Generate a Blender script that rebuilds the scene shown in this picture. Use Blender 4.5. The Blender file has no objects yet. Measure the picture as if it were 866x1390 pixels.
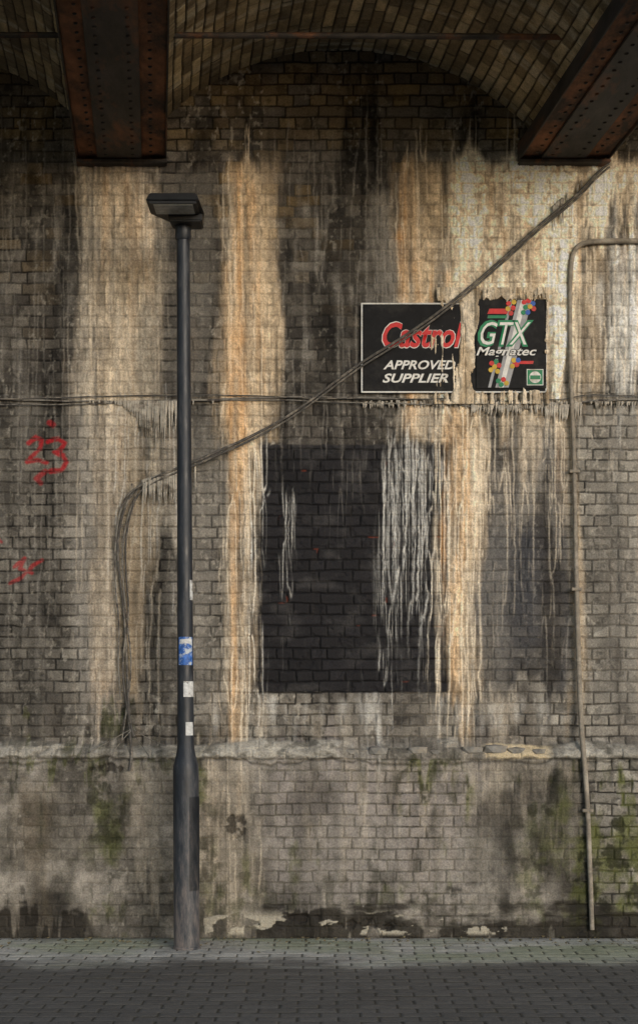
import bpy, bmesh, math, numpy as np
from mathutils import Vector
rng = np.random.default_rng(7)
f32 = np.float32
GAIN = 1.2

# ------------------------------------------------------------------ helpers
def lin(r, g, b):
    c = np.array([r, g, b], dtype=f32) / 255.0
    return np.where(c <= 0.04045, c / 12.92, ((c + 0.055) / 1.055) ** 2.4).astype(f32)

def sst(a, b, x):
    t = np.clip((x - a) / (b - a), 0, 1)
    return t * t * (3 - 2 * t)

def table(seed):
    return np.random.default_rng(seed).random((256, 256)).astype(f32)

def gn(px, py, sx, sy, seed):
    T = table(seed)
    u = px / sx; v = py / sy
    ui = np.floor(u).astype(int); vi = np.floor(v).astype(int)
    uf = (u - ui).astype(f32); vf = (v - vi).astype(f32)
    uf = uf * uf * (3 - 2 * uf); vf = (vf * vf * (3 - 2 * vf))[:, None]
    a = T[np.ix_(vi % 256, ui % 256)]; b = T[np.ix_(vi % 256, (ui + 1) % 256)]
    c = T[np.ix_((vi + 1) % 256, ui % 256)]; d = T[np.ix_((vi + 1) % 256, (ui + 1) % 256)]
    return (a * (1 - uf) + b * uf) * (1 - vf) + (c * (1 - uf) + d * uf) * vf

def fbm(px, py, sx, sy, o, seed):
    r = 0; amp = 1.0; tot = 0
    for i in range(o):
        r = r + gn(px + i * 17.3, py + i * 31.7, sx / 2 ** i, sy / 2 ** i, seed * 13 + i) * amp
        tot += amp; amp *= 0.55
    return (r / tot).astype(f32)

def gng(U, V, seed):
    T = table(seed)
    ui = np.floor(U).astype(np.int32); vi = np.floor(V).astype(np.int32)
    uf = U - ui; vf = V - vi
    uf = uf * uf * (3 - 2 * uf); vf = vf * vf * (3 - 2 * vf)
    u0 = ui & 255; u1 = (ui + 1) & 255; v0 = vi & 255; v1 = (vi + 1) & 255
    return ((T[v0, u0] * (1 - uf) + T[v0, u1] * uf) * (1 - vf) + (T[v1, u0] * (1 - uf) + T[v1, u1] * uf) * vf).astype(f32)

def n1(y, s, seed):
    T = np.random.default_rng(seed).random(512)
    v = np.asarray(y) / s; i = np.floor(v).astype(int); f = v - i; f = f * f * (3 - 2 * f)
    return T[i % 512] * (1 - f) + T[(i + 1) % 512] * f

def mix(C, c, a):
    return C + (np.asarray(c, dtype=f32) - C) * a[..., None]

def grid_mesh(name, P, C, keep=None, mat=None, parent=None):
    n, m = P.shape[:2]
    idx = np.arange(n * m).reshape(n, m)
    q = np.stack([idx[:-1, :-1], idx[:-1, 1:], idx[1:, 1:], idx[1:, :-1]], -1).reshape(-1, 4)
    pts = P.reshape(-1, 3); col = C.reshape(-1, 4)
    if keep is not None:
        k = keep.reshape(-1)
        q = q[k[q].all(1)]
        used = np.unique(q); remap = np.zeros(n * m, int); remap[used] = np.arange(len(used))
        q = remap[q]; pts = pts[used]; col = col[used]
    me = bpy.data.meshes.new(name)
    me.vertices.add(len(pts)); me.vertices.foreach_set("co", pts.astype(f32).ravel())
    me.loops.add(len(q) * 4); me.loops.foreach_set("vertex_index", q.astype(np.int32).ravel())
    me.polygons.add(len(q))
    me.polygons.foreach_set("loop_start", np.arange(0, len(q) * 4, 4, dtype=np.int32))
    try: me.polygons.foreach_set("loop_total", np.full(len(q), 4, dtype=np.int32))
    except Exception: pass
    me.polygons.foreach_set("use_smooth", np.ones(len(q), dtype=bool))
    me.update(calc_edges=True)
    a = me.color_attributes.new("Col", 'FLOAT_COLOR', 'POINT')
    a.data.foreach_set("color", col.astype(f32).ravel())
    ob = bpy.data.objects.new(name, me); bpy.context.collection.objects.link(ob)
    if mat: me.materials.append(mat)
    if parent: ob.parent = parent
    return ob

def empty(name):
    e = bpy.data.objects.new(name, None); bpy.context.collection.objects.link(e); e.empty_display_size = 0.2
    return e

def P(px, py, d=0.0):
    s = (10 - d) / 2000.0
    return Vector(((px - 433) * s, -d, 1.6 + (950 - py) * s))

def simple_mat(name, col, rough=0.7, metal=0.0, var=0.25, scale=12, bump=0.2, col2=None, thr=(0.5, 0.65), spec=.3, stretch=(1, 1, 1)):
    m = bpy.data.materials.new(name); m.use_nodes = True
    nt = m.node_tree; N = nt.nodes; L = nt.links; b = N["Principled BSDF"]
    tc = N.new("ShaderNodeTexCoord"); mp = N.new("ShaderNodeMapping"); mp.inputs["Scale"].default_value = stretch
    L.new(tc.outputs["Object"], mp.inputs[0])
    no = N.new("ShaderNodeTexNoise"); no.inputs["Scale"].default_value = scale; no.inputs["Detail"].default_value = 8
    no.inputs["Roughness"].default_value = 0.65
    L.new(mp.outputs[0], no.inputs["Vector"])
    r = N.new("ShaderNodeValToRGB"); e = r.color_ramp.elements
    c = np.array(col)
    e[0].position = 0.3; e[1].position = 0.7
    e[0].color = (*(c * (1 - var)), 1); e[1].color = (*(c * (1 + var)), 1)
    L.new(no.outputs["Fac"], r.inputs["Fac"])
    out = r.outputs["Color"]
    if col2 is not None:
        n2 = N.new("ShaderNodeTexNoise"); n2.inputs["Scale"].default_value = scale * 0.45; n2.inputs["Detail"].default_value = 10
        n2.inputs["Roughness"].default_value = 0.7
        L.new(mp.outputs[0], n2.inputs["Vector"])
        mr = N.new("ShaderNodeMapRange"); mr.inputs["From Min"].default_value = thr[0]; mr.inputs["From Max"].default_value = thr[1]
        L.new(n2.outputs["Fac"], mr.inputs["Value"])
        mx = N.new("ShaderNodeMixRGB"); L.new(mr.outputs["Result"], mx.inputs["Fac"]); L.new(out, mx.inputs["Color1"])
        mx.inputs["Color2"].default_value = (*col2, 1); out = mx.outputs["Color"]
    L.new(out, b.inputs["Base Color"])
    b.inputs["Roughness"].default_value = rough; b.inputs["Metallic"].default_value = metal; b.inputs["Specular IOR Level"].default_value = spec
    bp = N.new("ShaderNodeBump"); bp.inputs["Strength"].default_value = bump; bp.inputs["Distance"].default_value = 0.01
    L.new(no.outputs["Fac"], bp.inputs["Height"]); L.new(bp.outputs["Normal"], b.inputs["Normal"])
    return m

def attr_mat(name, bump=0.5, scale=90, spec=0.3):
    m = bpy.data.materials.new(name); m.use_nodes = True
    nt = m.node_tree; N = nt.nodes; L = nt.links; b = N["Principled BSDF"]
    at = N.new("ShaderNodeAttribute"); at.attribute_name = "Col"
    tc = N.new("ShaderNodeTexCoord")
    no = N.new("ShaderNodeTexNoise"); no.inputs["Scale"].default_value = scale; no.inputs["Detail"].default_value = 6
    no.inputs["Roughness"].default_value = 0.7
    L.new(tc.outputs["Object"], no.inputs["Vector"])
    mr = N.new("ShaderNodeMapRange"); mr.inputs["From Min"].default_value = 0.3; mr.inputs["From Max"].default_value = 0.7
    mr.inputs["To Min"].default_value = 0.62; mr.inputs["To Max"].default_value = 1.38
    L.new(no.outputs["Fac"], mr.inputs["Value"])
    vm = N.new("ShaderNodeVectorMath"); vm.operation = 'SCALE'
    L.new(at.outputs["Color"], vm.inputs[0]); L.new(mr.outputs["Result"], vm.inputs["Scale"])
    L.new(vm.outputs["Vector"], b.inputs["Base Color"])
    L.new(at.outputs["Alpha"], b.inputs["Roughness"])
    b.inputs["Specular IOR Level"].default_value = spec
    bp = N.new("ShaderNodeBump"); bp.inputs["Strength"].default_value = bump; bp.inputs["Distance"].default_value = 0.006
    L.new(no.outputs["Fac"], bp.inputs["Height"]); L.new(bp.outputs["Normal"], b.inputs["Normal"])
    return m

def box(name, x0, x1, y0, y1, z0, z1, mat, parent=None, bevel=0.0, shear=False):
    bm = bmesh.new(); bmesh.ops.create_cube(bm, size=1)
    for v in bm.verts:
        v.co = Vector((x0 if v.co.x < 0 else x1, y0 if v.co.y < 0 else y1, z0 if v.co.z < 0 else z1))
    if bevel: bmesh.ops.bevel(bm, geom=list(bm.edges), offset=bevel, segments=2, affect='EDGES')
    if shear:
        for v in bm.verts: v.co.x += -0.111 * v.co.y
    me = bpy.data.meshes.new(name); bm.to_mesh(me); bm.free()
    ob = bpy.data.objects.new(name, me); bpy.context.collection.objects.link(ob)
    me.materials.append(mat)
    if parent: ob.parent = parent
    return ob

def tube(name, pts, r, mat, parent=None, smooth=True):
    cu = bpy.data.curves.new(name, 'CURVE'); cu.dimensions = '3D'; cu.bevel_depth = r; cu.bevel_resolution = 3
    cu.use_fill_caps = True; cu.resolution_u = 6
    sp = cu.splines.new('NURBS' if smooth else 'POLY'); sp.points.add(len(pts) - 1)
    for i, p in enumerate(pts): sp.points[i].co = (*p, 1); sp.points[i].radius = 1 + (((i * 7919) % 11) - 5) * .03
    if smooth: sp.order_u = 3; sp.use_endpoint_u = True
    ob = bpy.data.objects.new(name, cu); bpy.context.collection.objects.link(ob); cu.materials.append(mat)
    if parent: ob.parent = parent
    return ob

# ------------------------------------------------------------------ bricks
def bricks(U, V, cl, L, seed, english=True, mortar=(0.0035, 0.008)):
    """U along the course, V across courses (metres)."""
    k = np.floor(V / cl).astype(np.int32); fv = V / cl - k
    odd = (k % 2).astype(bool)
    if english:
        Ln = np.where(odd, L / 2, L).astype(f32); off = np.where(odd, L / 4, 0)
    else:
        Ln = np.full(V.shape, L, f32); off = np.where(odd, L / 2, 0)
    off = off + (table(seed + 5)[k & 255, 3] - 0.5) * 0.03
    u = (U + off) / Ln; i = np.floor(u).astype(np.int32); fu = u - i
    d = np.minimum(np.minimum(fu, 1 - fu) * Ln, np.minimum(fv, 1 - fv) * cl)
    R = [table(seed + j)[k & 255, i & 255] for j in range(3)]
    return sst(mortar[0], mortar[1], d), d, R, fu, fv

# ================================================================== WALL
xs = np.arange(-3, 3.001, 0.005); zs = np.arange(-0.16, 6.44, 0.005)
px = 433 + 200 * xs; py = 950 - 200 * (zs - 1.6)
PX, PY = [a.astype(f32) for a in np.meshgrid(px, py)]
XX, ZZ = [a.astype(f32) for a in np.meshgrid(xs, zs)]
def F(sx, sy, o, s): return fbm(px, py, sx, sy, o, s)
wx = (F(40, 40, 3, 1) - .5); wz = (F(50, 30, 3, 2) - .5)
bm_, bd, R, fu, fv = bricks(XX + wx * 0.020 + (F(8, 8, 2, 16) - .5) * .006, ZZ + wz * 0.020 + (F(9, 9, 2, 17) - .5) * .006, 0.075, 0.225, 100)
big = F(260, 260, 3, 3); med = F(50, 50, 4, 4); fine = F(9, 9, 3, 5); stk = F(14, 260, 4, 6); stk2 = F(5, 90, 3, 7); wid = F(60, 500, 3, 8)
blot = F(110, 200, 4, 11); soft = F(34, 200, 4, 12)
WXp = PX + (F(50, 170, 4, 9) - .5) * 60; WYp = PY + (F(12, 90, 4, 10) - .5) * 220

def col(x0, x1, y0, y1, sx=14, st=30, sb=60, wx_=1.0, wy=1.0, wyt=None):
    a = PX + (WXp - PX) * wx_; b = PY + (WYp - PY) * wy
    bt = b if wyt is None else PY + (WYp - PY) * wyt
    return sst(x0 - sx, x0 + sx, a) * (1 - sst(x1 - sx, x1 + sx, a)) * sst(y0 - st, y0 + st, bt) * (1 - sst(y1 - sb, y1 + sb, b))

wob = F(26, 40, 3, 15)
def riv(sx, sy, w, seed, lo=.36, hi=.56):
    """thin, mostly vertical branching rivulets: iso-lines of a stretched noise, measured in px"""
    n = gng(PX / sx + (wob - .5) * .35 + (fine - .5) * .22, PY / sy, seed)
    gy_, gx2 = np.gradient(n)
    h = np.hypot(gx2, gy_)
    d = np.abs(n - .5) / (h + .006)
    return np.exp(-(d / w) ** 2) * sst(.55, .9, np.abs(gx2) / (h + 1e-6)) * sst(lo, hi, F(14, 80, 3, seed + 2))
rv1 = riv(9, 150, .95, 811); rv2 = riv(6, 90, .8, 821, .42, .6)
rv3 = riv(14, 230, 1.2, 831, .3, .5); rv4 = riv(4.5, 60, .75, 841, .44, .62)

# --- brick base
C = np.empty(PX.shape + (3,), f32)
C[:] = lin(98, 93, 86)
C = mix(C, lin(66, 62, 58), sst(.35, .7, R[0]) * .8)
C = mix(C, lin(124, 118, 109), sst(.72, .95, R[1]) * .8)
C = mix(C, lin(114, 96, 66), sst(.80, .95, R[2]) * sst(560, 200, PY) * .8)
C = mix(C, lin(60, 57, 54), sst(.45, .7, med) * .55)
C *= (0.7 + 0.6 * fine)[..., None]
top = sst(235, 170, PY)
C = mix(C, lin(128, 112, 82), top * .65 * sst(.2, .8, R[0]))
C = mix(C, lin(70, 62, 52), top * sst(.5, .8, R[1]) * .6)
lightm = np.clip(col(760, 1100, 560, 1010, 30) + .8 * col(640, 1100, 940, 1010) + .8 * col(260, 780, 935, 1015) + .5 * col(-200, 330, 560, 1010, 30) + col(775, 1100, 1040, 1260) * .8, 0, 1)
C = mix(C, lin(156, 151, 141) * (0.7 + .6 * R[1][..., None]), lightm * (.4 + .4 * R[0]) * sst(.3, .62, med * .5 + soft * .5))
vis = .42 + .45 * sst(.42, .62, blot) + .3 * lightm * sst(.4, .6, soft) + .25 * top
C = C * (1 - (1 - bm_) * np.clip(vis, 0, .85))[..., None]
C = mix(C, lin(116, 110, 100), (1 - bm_) * sst(.5, .62, F(60, 90, 4, 14)) * .3 * (1 - top))
H = bm_ * 0.008 + (R[2] - .5) * 0.004 + (med - .5) * 0.008 + fine * .003
chip = sst(.62, .70, F(14, 12, 3, 20)) * bm_
H -= chip * .005; C *= (1 - .38 * chip)[..., None]
C = mix(C, lin(176, 170, 158), sst(.62, .8, F(5, 7, 3, 21)) * sst(.4, .65, soft) * .55)
rough = np.full(PX.shape, .85, f32)

# --- dark soot columns; at the left they also paint in the weaker light
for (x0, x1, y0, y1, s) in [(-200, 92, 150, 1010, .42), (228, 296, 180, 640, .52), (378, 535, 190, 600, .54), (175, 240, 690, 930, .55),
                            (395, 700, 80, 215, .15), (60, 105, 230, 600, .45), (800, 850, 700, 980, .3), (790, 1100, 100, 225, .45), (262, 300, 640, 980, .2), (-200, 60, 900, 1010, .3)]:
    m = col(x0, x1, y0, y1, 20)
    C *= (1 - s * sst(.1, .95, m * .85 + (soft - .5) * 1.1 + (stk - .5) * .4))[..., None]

# --- painted black rectangle
def rect(x0, x1, y0, y1, w=3, e=1.5):
    a = PX + (fine - .5) * w * 2 + (R[0] - .5) * w; b = PY + (fine - .5) * w
    return sst(x0 - e, x0 + e, a) * (1 - sst(x1 - e, x1 + e, a)) * sst(y0 - e, y0 + e, b) * (1 - sst(y1 - e, y1 + e, b))
p1 = np.clip(rect(350, 617, 604, 940), 0, 1)
p1b = np.clip(rect(318, 352, 612, 932, 8, 3) * sst(.38, .6, stk2 + .04), 0, 1) * .75
sm = col(640, 764, 612, 935, 12, 14, 14, .6, .35)
p2 = sst(.3, 1.05, sm * (.40 + .4 * sst(640, 800, PY) + .4 * sst(700, 755, PX) + (soft - .5) * 1.1 + (stk - .5) * .4)) * .66
paint = np.clip(np.maximum(np.maximum(p1, p1b), p2), 0, 1)
pc = np.empty_like(C); pc[:] = lin(25, 24, 26)
pc *= (.65 + .55 * R[0] * bm_ + .6 * med)[..., None]
pc = mix(pc, lin(9, 9, 10), (1 - bm_) * .8)
pc = mix(pc, lin(74, 72, 71), sst(.5, .85, F(30, 18, 4, 31)) * .35)
pc = mix(pc, lin(84, 86, 92), (p2 > .05) * (p1 < .5) * sst(.35, .8, soft) * .5)
C = C * (1 - paint[..., None]) + pc * paint[..., None]
C = mix(C, lin(120, 56, 38), p1 * (1 - bm_) * sst(.80, .86, F(24, 22, 2, 33)) * .45)
rough = rough * (1 - paint) + .72 * paint

# --- lower wall render
low = sst(1026, 1034, PY + (fine - .5) * 6)
rend = low * np.clip(sst(790, 760, WXp) * (.6 + 1.2 * (med - .4)) * (1 - .6 * col(365, 640, 1040, 1235, 30)), 0, 1)
rc = np.empty_like(C); rc[:] = lin(112, 107, 99)
rc = mix(rc, lin(146, 140, 131), sst(.4, .7, med)); rc = mix(rc, lin(60, 57, 51), sst(.46, .70, F(70, 120, 4, 41)))
rc *= (.55 + .9 * fine)[..., None]
C = C * (1 - .85 * rend[..., None]) + rc * .85 * rend[..., None]
C = mix(C, lin(150, 143, 139), col(365, 640, 1045, 1225, 30) * (.35 + .35 * soft) * bm_)
H = H * (1 - .7 * rend) + rend * (.006 + .014 * med)

# --- calcite crusts (x0,x1,y0,y1,strength,thick,colour)
cream = lin(222, 208, 186); beige = lin(182, 171, 154); orange = lin(196, 150, 98); white = lin(212, 210, 204); tan = lin(194, 174, 146); grey = lin(152, 147, 139); brown = lin(122, 108, 88)
pale = lin(240, 224, 198)
crusts = [
 (102, 226, 212, 600, .80, .8, beige), (120, 206, 230, 1000, .55, .6, tan), (95, 180, 540, 1010, .42, .4, grey), (196, 246, 550, 720, .5, .7, beige),
 (225, 300, 560, 1010, .28, .3, grey), (226, 300, 225, 560, .25, .3, grey),
 (294, 378, 212, 640, .76, .8, tan), (302, 350, 560, 1010, .64, .9, tan), (308, 332, 215, 985, .45, .5, orange), (334, 354, 240, 520, .4, .4, orange),
 (500, 542, 250, 460, .5, .4, grey), (430, 441, 262, 330, .6, .3, white), (60, 78, 240, 330, .5, .3, grey),
 (536, 602, 212, 610, .78, .8, tan), (542, 564, 214, 600, .5, .5, orange), (598, 790, 214, 548, 1.0, 1.1, pale), (636, 668, 226, 420, .3, .5, orange), (698, 732, 226, 400, .3, .5, orange),
 (602, 626, 222, 560, .3, .4, orange), (780, 1000, 218, 335, .98, .9, pale), (772, 796, 226, 300, .35, .5, orange), (820, 1000, 325, 560, .88, 1.0, white), (780, 830, 330, 560, .65, .6, tan),
 (598, 656, 545, 950, .80, .9, tan), (608, 634, 545, 940, .3, .6, orange), (640, 780, 540, 630, .75, .7, tan), (690, 764, 560, 700, .45, .5, grey), (655, 700, 620, 940, .3, .3, grey), (762, 790, 560, 1010, .5, .5, tan), (650, 700, 930, 1010, .5, .4, beige),
 (500, 600, 540, 600, .5, .6, beige), (476, 522, 932, 1010, .5, .3, white), (380, 470, 955, 1010, .3, .2, beige), (340, 372, 930, 1015, .5, .5, beige), (640, 780, 560, 600, .3, .3, grey),
 (790, 1000, 560, 640, .35, .4, grey), (800, 1000, 640, 1010, .25, .2, grey),
 (272, 352, 1028, 1275, .6, .6, beige), (168, 236, 1030, 1200, .45, .5, beige), (10, 80, 1060, 1270, .3, .4, brown), (440, 660, 1028, 1100, .3, .3, beige), (560, 700, 1120, 1240, .4, .3, grey), (640, 790, 1028, 1090, .4, .4, beige), (360, 560, 1100, 1230, .35, .2, grey),
]
A = np.zeros(PX.shape, f32)
ragged = F(8, 30, 3, 13)
blk = sst(352, 358, PX) * (1 - sst(600, 612, PX)) * sst(598, 606, PY) * (1 - sst(936, 942, PY))
for i, (x0, x1, y0, y1, s, th, c) in enumerate(crusts):
    w = x1 - x0; narrow = w < 34
    m = col(x0, x1, y0, y1, min(24, w * .45), 24, 70, wx_=.6 if narrow else .8, wyt=.22)
    if x1 > 360 or x0 == 302: m = m * (1 - .88 * blk)
    t = m * (.76 + .7 * (np.roll(soft, i * 37, 0))) + (stk - .5) * .9 + (stk2 - .5) * .65 + (ragged - .5) * .5 - .12
    if s > .95: t = t + .3 * m
    a = sst(.2, 1.2, t) * s * m ** .6
    cc = c * (.78 + .22 * th)
    C = mix(C, cc[None, None, :], a)
    A = 1 - (1 - A) * (1 - a * th)
A = np.clip(A, 0, 1)
rip = gng(PX / 7 + med * 3, PY / 4.5 + stk * 9 + fine * 1.5, 77)
crk = np.abs(gng(PX / 9 + stk2 * 2, PY / 26 + med * 4, 78) - .5) * 2
tx = (.50 + .46 * rip + .7 * (fine - .5)) * (.62 + .44 * sst(.05, .35, crk)) * (.55 + .9 * stk2) * (.70 + .6 * soft)
C *= (1 + (tx * 1.58 - 1) * A)[..., None]
C *= (1 - A * .34 * (1 - bm_))[..., None]
C = mix(C, lin(176, 134, 86) , A * sst(.56, .8, F(18, 160, 3, 55)) * .32)
C = mix(C, lin(86, 77, 64), A * sst(.54, .72, F(22, 120, 4, 56)) * .5)
H = H * (1 - .55 * A) + A * (.004 + .014 * stk2 + .010 * rip + .018 * wid * A)

# --- rivulets: branching films of salt
def rivreg(x0, x1, y0, y1, c, s, kinds, h=.005, sx=8, st=30, sb=70, wx_=.6):
    global C, H
    m = col(x0, x1, y0, y1, sx, st, sb, wx_)
    r = np.maximum.reduce(kinds)
    a = np.clip(r * m ** .7 * s * (.3 + 1.1 * fine), 0, .92)
    C = mix(C, c, a); H = H + a * h
rivreg(520, 610, 600, 850, white, .7, [rv1, rv2, rv3, rv4 * .8], sx=16, sb=90); rivreg(580, 618, 600, 930, cream, .8, [rv2, rv4, rv1])
rivreg(440, 520, 604, 700, grey, .25, [rv2])
rivreg(334, 362, 606, 930, white, .8, [rv1, rv2, rv4]); rivreg(384, 402, 655, 780, white, .65, [rv4, rv2], wx_=.2, sx=4)
rivreg(590, 660, 545, 960, cream, .8, [rv1, rv2, rv3, rv4]); rivreg(298, 352, 205, 1010, cream, .7, [rv1, rv3, rv2])
rivreg(655, 775, 600, 820, beige, .4, [rv1, rv2]); rivreg(655, 765, 540, 680, cream, .65, [rv1, rv2, rv4])
rivreg(100, 225, 222, 1000, beige, .5, [rv1, rv3]); rivreg(536, 1000, 215, 560, cream, .6, [rv1, rv3, rv2])
rivreg(470, 530, 930, 1010, white, .6, [rv1, rv2]); rivreg(660, 1000, 560, 1000, grey, .3, [rv1]); rivreg(378, 540, 200, 600, grey, .3, [rv1, rv3])
rivreg(150, 250, 550, 780, white, .45, [rv1, rv2]); rivreg(-100, 100, 180, 900, grey, .22, [rv3, rv1])
rivreg(262, 360, 1030, 1260, cream, .3, [rv1, rv3]); rivreg(400, 780, 1034, 1160, beige, .2, [rv1, rv3])

def drips(n, x0, x1, ya, yb, l0, l1, w0, w1, c, s0, s1, h=.006, seed=0, wander=5):
    global C, H
    r = np.random.default_rng(seed + 900)
    for i in range(n):
        cx = r.uniform(x0, x1); ys = r.uniform(ya, yb); ln = r.uniform(l0, l1) * r.random() ** .3; w = r.uniform(w0, w1); s = r.uniform(s0, s1); wd = wander * r.uniform(.2, 1.3)
        j0 = np.searchsorted(px, cx - 20); j1 = np.searchsorted(px, cx + 20)
        rows = np.nonzero((py > ys - 4) & (py < ys + ln))[0]
        if len(rows) < 3 or j1 - j0 < 3: continue
        r0, r1 = rows[0], rows[-1] + 1
        yy = py[r0:r1]; k = int(r.integers(1e6))
        c_x = cx + (n1(yy, 90, k) - .5) * wd * 1.5 + (n1(yy, 16, k + 1) - .5) * wd * .5 + (n1(yy, 5, k + 4) - .5) * 1.2
        t = (yy - ys) / ln
        env = np.clip(np.minimum((1 - t) * 2, (t + .02) * 5), 0, 1) * (.2 + 1.1 * n1(yy, 14, k + 2))
        ww = w * (.6 + .8 * n1(yy, 30, k + 3)) * (1 - .3 * t)
        a = np.exp(-((px[None, j0:j1] - c_x[:, None]) / ww[:, None]) ** 2) * (env * s)[:, None]
        a = np.clip(a, 0, 1).astype(f32) * (.6 + .8 * (fine[r0:r1, j0:j1] - .2))
        a = np.clip(a, 0, 1)
        sub = C[r0:r1, j0:j1]; C[r0:r1, j0:j1] = sub + (c * r.uniform(.75, 1.1) - sub) * a[..., None]
        H[r0:r1, j0:j1] += a * h
drips(30, 305, 350, 215, 800, 80, 400, 1.5, 5, cream, .2, .55, seed=1)
drips(12, 310, 332, 205, 500, 200, 500, 2, 6, orange, .2, .5, seed=2)
drips(30, 300, 380, 200, 420, 60, 300, 2, 6, tan, .2, .5, seed=3)
drips(30, 108, 222, 224, 500, 60, 350, 2, 7, beige, .15, .45, seed=4)
drips(40, 540, 800, 222, 420, 60, 320, 2, 6, cream, .2, .55, seed=5)
drips(22, 540, 800, 222, 400, 80, 320, 2, 6, orange, .2, .45, seed=6)
drips(30, 780, 900, 224, 480, 40, 200, 2, 6, white, .2, .5, seed=7)
drips(44, 520, 612, 598, 625, 40, 330, .8, 1.2, white, .35, .85, seed=8, wander=3)
drips(26, 590, 655, 560, 800, 80, 380, 1.5, 4, cream, .3, .7, seed=9)
drips(10, 598, 650, 550, 700, 100, 390, 2, 5, orange, .2, .45, seed=10)
drips(5, 387, 398, 655, 680, 80, 150, .8, 1.2, white, .4, .7, seed=12, wander=3)
drips(60, -80, 100, 180, 800, 40, 300, 2, 7, grey, .1, .3, .002, seed=16)
drips(40, 400, 560, 200, 500, 40, 200, 2, 7, grey, .1, .35, .002, seed=17)
drips(40, 270, 780, 940, 960, 30, 90, 2, 6, white, .1, .35, .002, seed=20)
drips(40, 275, 760, 1034, 1100, 40, 200, 2, 8, beige, .1, .3, .003, seed=21)
drips(80, -100, 950, 225, 900, 60, 300, 2, 7, lin(38, 34, 30), .12, .42, -.001, seed=23)
drips(30, 655, 770, 880, 940, 20, 60, 2, 6, lin(30, 28, 27), .2, .4, 0, seed=25)
drips(80, -50, 900, 1034, 1120, 60, 200, 3, 10, lin(38, 36, 28), .12, .42, 0, seed=26)

# --- cement cap of the plinth, broken in places
cap = sst(1005, 1009, PY + (med - .5) * 22) * (1 - sst(1025, 1031, PY + (fine - .5) * 10))
capc = np.empty_like(C); capc[:] = lin(152, 148, 139)
T9 = table(991); sb = np.floor((PX + 400 + (med - .5) * 30) / 61).astype(int)
capc *= (.7 + .4 * T9[sb & 255, 7])[..., None] * (.6 + .8 * fine)[..., None]
capc = mix(capc, lin(50, 48, 40), sst(.5, .65, F(24, 12, 4, 62)) * .6)
brk = sst(.48, .62, F(70, 30, 4, 61))
cm = cap * (1 - .75 * brk)
C = C * (1 - cm[..., None]) + capc * cm[..., None]
C = mix(C, lin(200, 182, 148), cap * col(655, 740, 1000, 1030, 8, 3, 3, .3, 0) * .7)
ramp = sst(1000, 1024, PY + (med - .5) * 22)
H = H + ramp * .10 + cap * (1 - brk) * ((.010 * T9[sb & 255, 9]) + .010 * fine + .006)
shade_gap = np.exp(-((PY - 1033 - (n1(px, 40, 5)[None, :] - .5) * 10 - (n1(px, 9, 6)[None, :] - .5) * 4) / 1.8) ** 2)
H -= shade_gap * .010; C *= (1 - .5 * shade_gap)[..., None]  # groove under the cap, with its shadow band darkened into the colour

# --- moss, damp, peeling at the foot
moss = lin(84, 88, 46); dmoss = lin(38, 39, 24)
mm = np.clip(col(120, 175, 1035, 1230, 14) * .6 + col(250, 290, 1010, 1240, 12) * .5 + col(540, 640, 1024, 1080, 12) * .85 + col(690, 800, 1060, 1260, 20) * .5 + col(785, 900, 1090, 1270, 15) * .85 + col(-50, 240, 1000, 1035, 10, 5, 5) * .5 + .4 * col(300, 640, 1180, 1268, 20) + .2 * low, 0, 1)
C = mix(C, moss, sst(.38, .95, mm * .7 + (F(20, 22, 5, 71) - .5) * 1.5 + .1) * mm * .8)
C = mix(C, dmoss, sst(.50, .64, F(16, 18, 5, 72)) * mm * .85)
foot = sst(1205, 1265, PY + (F(70, 24, 5, 73) - .5) * 110)
dk = foot * np.clip(col(345, 562, 1190, 1300, 12, 10, 10) + col(600, 780, 1170, 1300, 15, 10, 10) * .9 + col(-80, 120, 1235, 1300, 15) * .8 + col(780, 900, 1080, 1300, 12) * .8 + .38, 0, 1)
C = mix(C, lin(30, 26, 20), sst(.25, .7, dk) * .88)
damp = col(660, 790, 1040, 1260, 20) * sst(.42, .6, soft) * .5 + low * sst(.54, .70, F(60, 140, 4, 75)) * .4 + col(90, 175, 1035, 1200, 20) * sst(.4, .6, soft) * .42
C *= (1 - np.clip(damp, 0, .7))[..., None]
peel = sst(.57, .60, F(40, 16, 5, 74)) * sst(1228, 1246, PY) * (1 - sst(1262, 1268, PY)) * col(270, 700, 1200, 1300, 20, 5, 5)
C = mix(C, lin(158, 152, 138), peel * .85); H += peel * .004
for (hx, hy, rx, ry) in [(410, 1001, 9, 7), (322, 1118, 12, 14), (152, 1042, 18, 6), (420, 1243, 40, 6), (500, 1252, 50, 8)]:
    e = ((PX - hx) / rx) ** 2 + ((PY - hy) / ry) ** 2 + (fine - .5) * 3.6 + (med - .5) * 4
    a = 1 - sst(.3, 1.2, e); C = mix(C, lin(26, 22, 18), a * .75); H -= a * .010

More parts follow.
